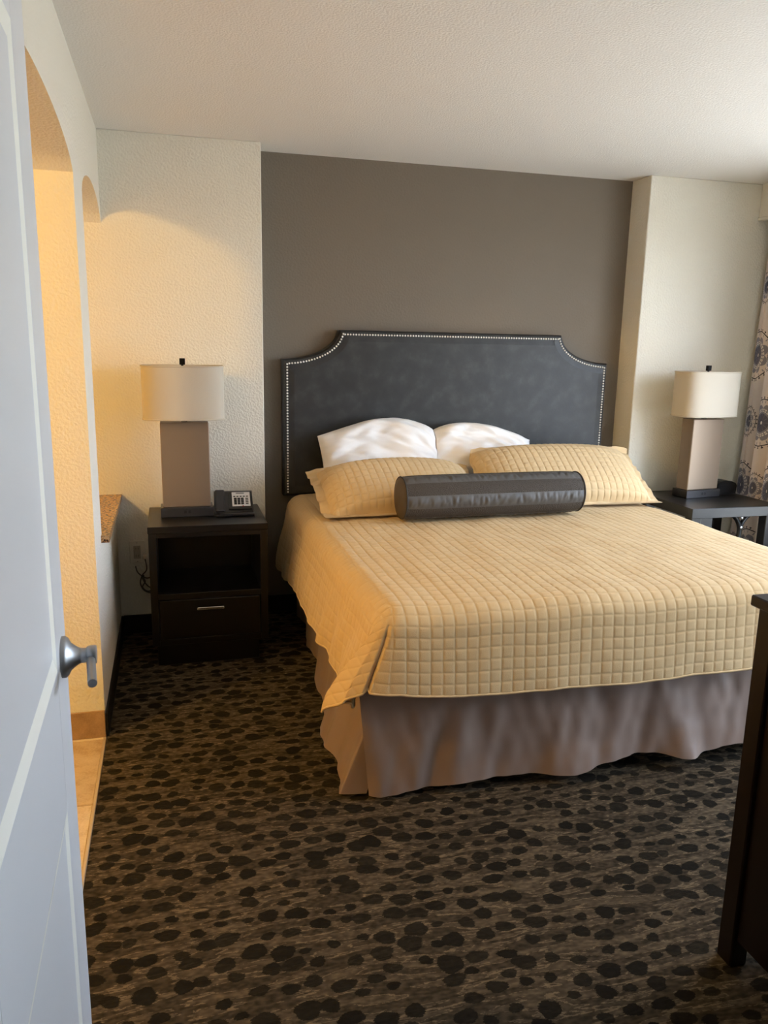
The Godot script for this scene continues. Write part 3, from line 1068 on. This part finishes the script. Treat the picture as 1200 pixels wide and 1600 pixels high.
func make_lamp(label: String, at: Vector3, turn: float) -> Node3D:
	var t := thing("table_lamp", label, "lamp", at, turn, "matching table lamps beside the bed")
	part("foot", box(Vector3(0, 0.0225, 0), Vector3(0.246, 0.045, 0.118), 0.002), M.lamp_foot, t)
	part("body", box(Vector3(0, 0.2475, 0), Vector3(0.224, 0.405, 0.092), 0.004), M.lamp_body, t)
	part("neck", box(Vector3(0, 0.461, 0), Vector3(0.028, 0.024, 0.02), 0.002), M.dark_metal, t)
	var st := new_st()
	tube(st, [Vector3(0, 0.47, 0), Vector3(0, 0.73, 0)], 0.006, 10)
	part("stem", st, M.dark_metal, t)
	part("finial", box(Vector3(0, 0.732, 0), Vector3(0.026, 0.030, 0.02), 0.002), M.dark_metal, t)
	var y0 := 0.463
	var y1 := 0.715
	var outer := func(i, j): return shade_point(TAU * i / 96.0, lerpf(y0, y1, j / 4.0), 0.0)
	var inner := func(i, j): return shade_point(TAU * i / 96.0, lerpf(y0, y1, j / 4.0), -0.003)
	var m := grid(97, 5, outer, false)
	grid(97, 5, inner, true, null, null, m)
	var sh := part("shade", m, M.linen, t)
	for y in [y0 + 0.004, y1 - 0.004]:
		var ring := []
		for k in 97:
			ring.append(shade_point(TAU * k / 96.0, y, 0.0005))
		var rs := new_st()
		tube(rs, ring, 0.0035, 6)
		part("shade_trim", rs, M.linen, sh)
	# spider that carries the shade, and the sockets in the foot
	var sp := new_st()
	tube(sp, [Vector3(-0.184, y1 - 0.012, 0), Vector3(0.184, y1 - 0.012, 0)], 0.003, 6)
	tube(sp, [Vector3(0, y1 - 0.012, -0.104), Vector3(0, y1 - 0.012, 0.104)], 0.003, 6)
	part("shade_spider", sp, M.dark_metal, t)
	var bulb := new_st()
	lathe(bulb, [Vector2(0.0, 0.50), Vector2(0.014, 0.50), Vector2(0.014, 0.54), Vector2(0.03, 0.575), Vector2(0.028, 0.60), Vector2(0.0, 0.62)], 14, Transform3D(Basis(), Vector3(0.05, 0, 0)))
	part("bulb", bulb, M.cotton, t)
	for x in [-0.009, 0.011]:
		part("socket", box(Vector3(x, 0.024, 0.0592), Vector3(0.012, 0.014, 0.0012), 0.0003), M.slot, t)
	return t

func build_phone() -> void:
	var t := thing("telephone", "black desk telephone with a pale keypad plate on the nightstand", "telephone", Vector3(0.284, 0.672, 0.215), -2.0)
	# wedge-shaped body: low at the front, high at the back
	var st := new_st()
	var prof := PackedVector2Array([Vector2(-0.075, 0.0), Vector2(0.08, 0.0), Vector2(0.085, 0.012), Vector2(0.078, 0.020), Vector2(-0.045, 0.094), Vector2(-0.062, 0.096), Vector2(-0.075, 0.080)])
	prism(st, prof, Vector3(-0.094, 0, 0), Vector3(0, 0, 1), Vector3(0, 1, 0), Vector3(0.186, 0, 0))
	part("body", st, M.plastic, t)
	var ang := atan2(0.074, 0.123)
	var B := Basis(Vector3.RIGHT, ang)
	var mid := Vector3(0.030, 0.060, 0.0145)
	part("bezel", box(mid + B * Vector3(0, 0.0015, 0), Vector3(0.112, 0.006, 0.126), 0.002, B), M.plastic, t)
	var fp := part("face_plate", box(mid + B * Vector3(0.006, 0.0045, -0.006), Vector3(0.088, 0.004, 0.102), 0.001, B), M.face, t)
	var ko := mid + B * Vector3(0.006, 0.0075, 0)
	for r in 4:
		for c in 3:
			part("key", box(ko + B * Vector3(-0.028 + c * 0.017, 0, -0.008 + r * 0.0125), Vector3(0.0135, 0.004, 0.0095), 0.001, B), M.key, fp)
		part("key", box(ko + B * Vector3(0.028, 0, -0.008 + r * 0.0125), Vector3(0.014, 0.003, 0.006), 0.001, B), M.key, fp)
	for c in 5:
		part("key", box(ko + B * Vector3(-0.032 + c * 0.0155, 0, -0.024), Vector3(0.010, 0.003, 0.006), 0.001, B), M.key, fp)
	part("brand_strip", box(ko + B * Vector3(-0.004, -0.001, -0.048), Vector3(0.04, 0.001, 0.005), 0.0003, B), M.plastic2, fp)
	part("message_light", box(ko + B * Vector3(0.008, 0, 0.047), Vector3(0.008, 0.004, 0.006), 0.001, B), M.red, t)
	# handset in its cradle at the left
	var hs := new_st()
	var hm := Vector3(-0.066, 0.049, 0.008)
	rbox(hs, hm + B * Vector3(0, 0.012, 0), Vector3(0.046, 0.020, 0.155), 0.006, B)
	rbox(hs, hm + B * Vector3(0, 0.002, -0.056), Vector3(0.050, 0.020, 0.042), 0.006, B)
	rbox(hs, hm + B * Vector3(0, 0.006, 0.05), Vector3(0.050, 0.020, 0.036), 0.006, B)
	part("handset", hs, M.plastic2, t)
	# flat rest along the front and the curly cord
	var fr := new_st()
	rbox(fr, Vector3(0.012, 0.008, 0.088), Vector3(0.168, 0.012, 0.030), 0.005)
	part("front_rest", fr, M.plastic2, t)
	var cd := []
	for k in 120:
		var q := k / 119.0
		var ph := q * TAU * 16.0
		cd.append(Vector3(-0.088 + 0.07 * q + 0.003 * cos(ph) * (1.0 - q), 0.0075 + 0.004 * sin(ph), 0.112 + 0.008 * sin(q * PI) + 0.003 * cos(ph)))
	var cs := new_st()
	tube(cs, cd, 0.0015, 5)
	part("curly_cord", cs, M.plastic, t)

func build_outlet() -> void:
	var t := thing("wall_outlet", "cream double wall outlet with a plug, left of the nightstand", "outlet", Vector3(-0.192, 0.436, 0.0))
	part("cover_plate", box(Vector3(0, 0, 0.0035), Vector3(0.074, 0.118, 0.007), 0.002), M.plate, t)
	part("receptacle", box(Vector3(0, 0, 0.0068), Vector3(0.034, 0.068, 0.003), 0.001), M.socket, t)
	for y in [0.019, -0.019]:
		for x in [-0.006, 0.006]:
			part("slot", box(Vector3(x, y, 0.0085), Vector3(0.002, 0.009, 0.001), 0.0), M.slot, t)
	for y in [0.049, -0.049]:
		part("screw", box(Vector3(0, y, 0.0064), Vector3(0.006, 0.006, 0.002), 0.0008), M.chrome, t)
	var c := thing("power_cord", "tangled grey power cord hanging beside the nightstand", "cord", Vector3(-0.16, 0.35, 0.014))
	part("plug", box(Vector3(0.006, 0.062, 0.006), Vector3(0.024, 0.022, 0.026), 0.004), M.plate, c)
	for run in [
		[Vector3(0.006, 0.055, 0.016), Vector3(0.012, 0.0, 0.02), Vector3(-0.012, -0.035, 0.018), Vector3(0.004, -0.075, 0.022), Vector3(0.03, -0.10, 0.014), Vector3(0.07, -0.085, 0.010)],
		[Vector3(-0.042, 0.018, 0.010), Vector3(-0.034, -0.012, 0.016), Vector3(-0.014, -0.032, 0.021), Vector3(0.012, -0.046, 0.022), Vector3(0.04, -0.04, 0.014), Vector3(0.07, -0.03, 0.010)],
		[Vector3(-0.012, -0.03, 0.022), Vector3(-0.022, -0.07, 0.024), Vector3(-0.006, -0.11, 0.018), Vector3(0.03, -0.128, 0.014), Vector3(0.07, -0.122, 0.010)],
		[Vector3(-0.01, -0.036, 0.024), Vector3(0.002, -0.062, 0.027), Vector3(-0.012, -0.092, 0.022), Vector3(0.012, -0.118, 0.016), Vector3(0.05, -0.11, 0.012)]]:
		var st := new_st()
		tube(st, smooth_path(run), 0.0034, 7)
		part("cable", st, M.cord, c)
	part("cord_tie", box(Vector3(-0.008, -0.034, 0.021), Vector3(0.014, 0.010, 0.014), 0.003), M.plastic, c)

func smooth_path(p: Array, n := 8) -> Array:
	var out := []
	for k in p.size() - 1:
		var a: Vector3 = p[maxi(k - 1, 0)]
		var b: Vector3 = p[k]
		var c: Vector3 = p[k + 1]
		var d: Vector3 = p[mini(k + 2, p.size() - 1)]
		for q in n:
			out.append(b.cubic_interpolate(c, a, d, float(q) / n))
	out.append(p[-1])
	return out

func arc_bar(st: SurfaceTool, c: Vector3, r: float, a0: float, a1: float, thick: float) -> void:
	var pts := []
	for k in 19:
		var a := deg_to_rad(lerpf(a0, a1, k / 18.0))
		pts.append(c + Vector3(cos(a) * r, sin(a) * r, 0))
	tube(st, pts, thick, 10)

func build_right_table() -> void:
	var x0 := 2.668
	var x1 := 3.24
	var z0 := 0.03
	var z1 := 0.557
	var c := Vector3((x0 + x1) * 0.5, 0, (z0 + z1) * 0.5)
	var t := thing("side_table", "black side table with curved braces on the window side of the bed", "table", c)
	var o := -c
	part("table_top", span(o + Vector3(x0, 0.618, z0), o + Vector3(x1, 0.672, z1), 0.002), M.black_wood, t)
	for q in [[x0 + 0.045, z1 - 0.05], [x0 + 0.045, z0 + 0.05], [x1 - 0.05, z1 - 0.05], [x1 - 0.05, z0 + 0.05]]:
		part("leg", span(o + Vector3(q[0] - 0.03, 0, q[1] - 0.03), o + Vector3(q[0] + 0.03, 0.618, q[1] + 0.03), 0.003), M.black_wood, t)
	part("apron", span(o + Vector3(x0 + 0.03, 0.545, z1 - 0.075), o + Vector3(x0 + 0.17, 0.618, z1 - 0.05), 0.002), M.black_wood, t)
	# crossing curved braces of the pedestal under the front edge
	var ps := new_st()
	arc_bar(ps, o + Vector3(2.962, 0.505, 0.44), 0.112, 85.0, -40.0, 0.013)
	part("curved_brace", ps, M.plastic, t)
	ps = new_st()
	arc_bar(ps, o + Vector3(3.182, 0.505, 0.44), 0.108, 90.0, 220.0, 0.013)
	part("curved_brace", ps, M.plastic, t)
	for y in [0.53, 0.585]:
		var bs := new_st()
		lathe(bs, [Vector2(0.0, -0.004), Vector2(0.008, -0.002), Vector2(0.009, 0.004), Vector2(0.0, 0.007)], 12, Transform3D(Basis(Vector3(1, 0, 0), Vector3(0, 0, 1), Vector3(0, -1, 0)), o + Vector3(3.072, y, 0.455)))
		part("bolt", bs, M.chrome, t)
	part("stretcher", span(o + Vector3(x0 + 0.06, 0.14, 0.42), o + Vector3(x1 - 0.06, 0.17, 0.45), 0.003), M.black_wood, t)
	part("pedestal_post", span(o + Vector3(3.055, 0.17, 0.425), o + Vector3(3.09, 0.42, 0.455), 0.003), M.plastic, t)

	# clock on the table, beside the lamp
	var k := thing("alarm_clock", "small black clock with a curved top behind the lamp by the curtain", "clock", Vector3(3.150, 0.672, 0.165), 6.0)
	var prof := PackedVector2Array([Vector2(-0.068, 0.0), Vector2(0.068, 0.0), Vector2(0.072, 0.05), Vector2(0.06, 0.066), Vector2(0.03, 0.077), Vector2(-0.01, 0.082), Vector2(-0.05, 0.078), Vector2(-0.072, 0.068)])
	var st := new_st()
	prism(st, prof, Vector3(0, 0, -0.05), Vector3(1, 0, 0), Vector3(0, 1, 0), Vector3(0, 0, 0.09))
	part("case", st, M.plastic, k)
	part("display", box(Vector3(0.0, 0.036, 0.0405), Vector3(0.11, 0.042, 0.002), 0.0005), M.key, k)
	var cs := new_st()
	tube(cs, [Vector3(-0.060, 0.07, -0.03), Vector3(-0.078, 0.078, -0.036), Vector3(-0.086, 0.068, -0.042), Vector3(-0.088, 0.058, -0.046)], 0.003, 6)
	part("cable", cs, M.plastic, k)

func build_dresser() -> void:
	var x0 := 1.292
	var x1 := 2.5
	var z0 := 2.652
	var z1 := 3.27
	var c := Vector3((x0 + x1) * 0.5, 0, (z0 + z1) * 0.5)
	var t := thing("dresser", "tall dark reddish-brown wood dresser cut off by the right edge", "dresser", c)
	var o := -c
	part("top", span(o + Vector3(x0 - 0.014, 0.926, z0 - 0.014), o + Vector3(x1 + 0.014, 0.952, z1), 0.003), M.wood_red, t)
	for q in [[x0, z0], [x0, z1 - 0.05], [x1 - 0.05, z0], [x1 - 0.05, z1 - 0.05]]:
		part("corner_post", span(o + Vector3(q[0], 0, q[1]), o + Vector3(q[0] + 0.05, 0.926, q[1] + 0.05), 0.003), M.wood_red, t)
	part("side_panel", span(o + Vector3(x0 + 0.012, 0.075, z0 + 0.05), o + Vector3(x0 + 0.028, 0.926, z1 - 0.05), 0.001), M.wood_red, t)
	part("side_panel", span(o + Vector3(x1 - 0.028, 0.075, z0 + 0.05), o + Vector3(x1 - 0.012, 0.926, z1 - 0.05), 0.001), M.wood_red, t)
	part("back_panel", span(o + Vector3(x0 + 0.05, 0.075, z1 - 0.03), o + Vector3(x1 - 0.05, 0.926, z1 - 0.016), 0.001), M.wood_red, t)
	part("bottom_panel", span(o + Vector3(x0 + 0.05, 0.075, z0 + 0.02), o + Vector3(x1 - 0.05, 0.10, z1 - 0.03), 0.001), M.wood_red, t)
	for col in 2:
		for row in 3:
			var a := Vector3(x0 + 0.054 + col * 0.555, 0.105 + row * 0.273, z0 + 0.004)
			var d := part("drawer", span(o + a, o + a + Vector3(0.548, 0.266, 0.4), 0.003), M.wood_red, t)
			part("handle", box(o + a + Vector3(0.274, 0.133, -0.018), Vector3(0.13, 0.012, 0.012), 0.002), M.chrome, d)
			for hx in [0.215, 0.333]:
				part("handle_post", box(o + a + Vector3(hx, 0.133, -0.007), Vector3(0.008, 0.008, 0.016), 0.001), M.chrome, d)

func build_curtain() -> void:
	var L := 0.95
	var y0 := 0.015
	var y1 := 2.33
	var nu := 340
	var nv := 24
	var n := noise(501, 1.0, 2)
	var X := PackedFloat32Array()
	var f := func(i, j):
		var q := float(i) / (nu - 1)
		var v := float(j) / (nv - 1)
		var z := 0.03 + 0.75 * q
		var ph := q * TAU * 6.8 + 0.9 * n.get_noise_1d(q * 5.0) + 0.25 * n.get_noise_2d(q * 4.0, v * 1.2)
		var am := lerpf(0.040, 0.034, v) * (0.8 + 0.4 * n.get_noise_1d(q * 9.0 + 40.0))
		var x := lerpf(3.352, 3.415, v) - am * sin(ph) - 0.012 * sin(ph * 2.0 + 0.6)
		z += 0.014 * cos(ph) + 0.02 * (1.0 - v) * (0.5 - q)
		return Vector3(x, lerpf(y0, y1, v), z)
	var uv := func(i, j):
		return Vector2(float(i) / (nu - 1) * 1.7 / 0.52 + 0.1, (1.0 - float(j) / (nv - 1)) * (y1 - y0) / 0.78 + 0.16)
	var m := grid(nu, nv, f, false, null, uv)
	var t := thing("curtain", "pale curtain printed with grey ringed medallions, hanging by the window", "curtain", Vector3(3.41, y0, 0.36))
	var c := part("curtain_panel", m, M.curtain, t)
	c.position = -t.position
	var hs := new_st()
	tube(hs, [Vector3(0, y1 - y0, -0.35), Vector3(0, y1 - y0, 3.0)], 0.01, 10)
	part("curtain_rod", hs, M.frame, t)

func build_passage_light() -> void:
	# ceiling fitting in the tiled passage; its light comes through both arches
	var at := Vector3(-1.95, H, 2.35)
	var t := thing("ceiling_light", "round ceiling light of the tiled passage", "light", at)
	var st := new_st()
	lathe(st, [Vector2(0.0, -0.002), Vector2(0.17, -0.002), Vector2(0.17, -0.022), Vector2(0.155, -0.024)], 32)
	part("ring", st, M.nickel, t)
	st = new_st()
	lathe(st, [Vector2(0.155, -0.024), Vector2(0.14, -0.06), Vector2(0.09, -0.085), Vector2(0.0, -0.095)], 32)
	part("lamp_glass", st, M.glow, t)
	var l := OmniLight3D.new()
	l.name = "passage_lamp"
	l.position = Vector3(0, -0.06, 0)
	l.light_color = Color(1.0, 0.80, 0.42)
	l.light_energy = 4.2
	l.light_size = 0.10
	l.omni_range = 12.0
	l.omni_attenuation = 2.0
	l.shadow_enabled = true
	t.add_child(l)

# ---------------------------------------------------------------- scene
func _ready() -> void:
	# camera: eye 1.5 m up, turned 15.2 degrees right, 12 down, leaning 1.1
	var cam := Camera3D.new()
	cam.name = "camera"
	add_child(cam)
	var yaw := deg_to_rad(15.2258)
	var pit := deg_to_rad(12.0113)
	var rol := deg_to_rad(1.1147)
	var fwd := Vector3(sin(yaw) * cos(pit), -sin(pit), -cos(yaw) * cos(pit))
	var right := Vector3(cos(yaw), 0, sin(yaw))
	var up := right.cross(fwd)
	var r2 := right * cos(rol) + up * sin(rol)
	var u2 := -right * sin(rol) + up * cos(rol)
	cam.transform = Transform3D(Basis(r2, u2, -fwd), Vector3(0, 1.5, 4.0953))
	cam.fov = 66.054
	cam.near = 0.05
	cam.current = true

	# sky and exposure: overcast daylight through the window at the right
	var we := WorldEnvironment.new()
	we.name = "environment"
	var env := Environment.new()
	env.background_mode = Environment.BG_SKY
	var sky := Sky.new()
	var sm := ProceduralSkyMaterial.new()
	sm.sky_top_color = Color(0.80, 0.88, 1.0)
	sm.sky_horizon_color = Color(0.90, 0.95, 1.0)
	sm.ground_horizon_color = Color(0.74, 0.76, 0.77)
	sm.ground_bottom_color = Color(0.66, 0.68, 0.69)
	sm.energy_multiplier = 1.0
	sky.sky_material = sm
	env.sky = sky
	env.background_energy_multiplier = 18.0
	env.tonemap_mode = Environment.TONE_MAPPER_LINEAR
	env.tonemap_exposure = 0.93
	env.sdfgi_enabled = true
	env.ssao_enabled = true
	env.ssil_enabled = true
	we.environment = env
	add_child(we)

	make_materials()
	build_shell()
	build_passage_light()
	build_door()
	build_headboard()
	build_bed()
	build_dresser()
	build_nightstand()
	build_right_table()
	build_curtain()

	build_pillows()
	build_bolster()

	make_lamp("table lamp with a linen shade on the nightstand by the telephone", Vector3(0.060, 0.672, 0.225), 0.0)
	make_lamp("table lamp with a linen shade beside the printed curtain", Vector3(2.935, 0.672, 0.215), 7.0)
	build_phone()
	build_outlet()
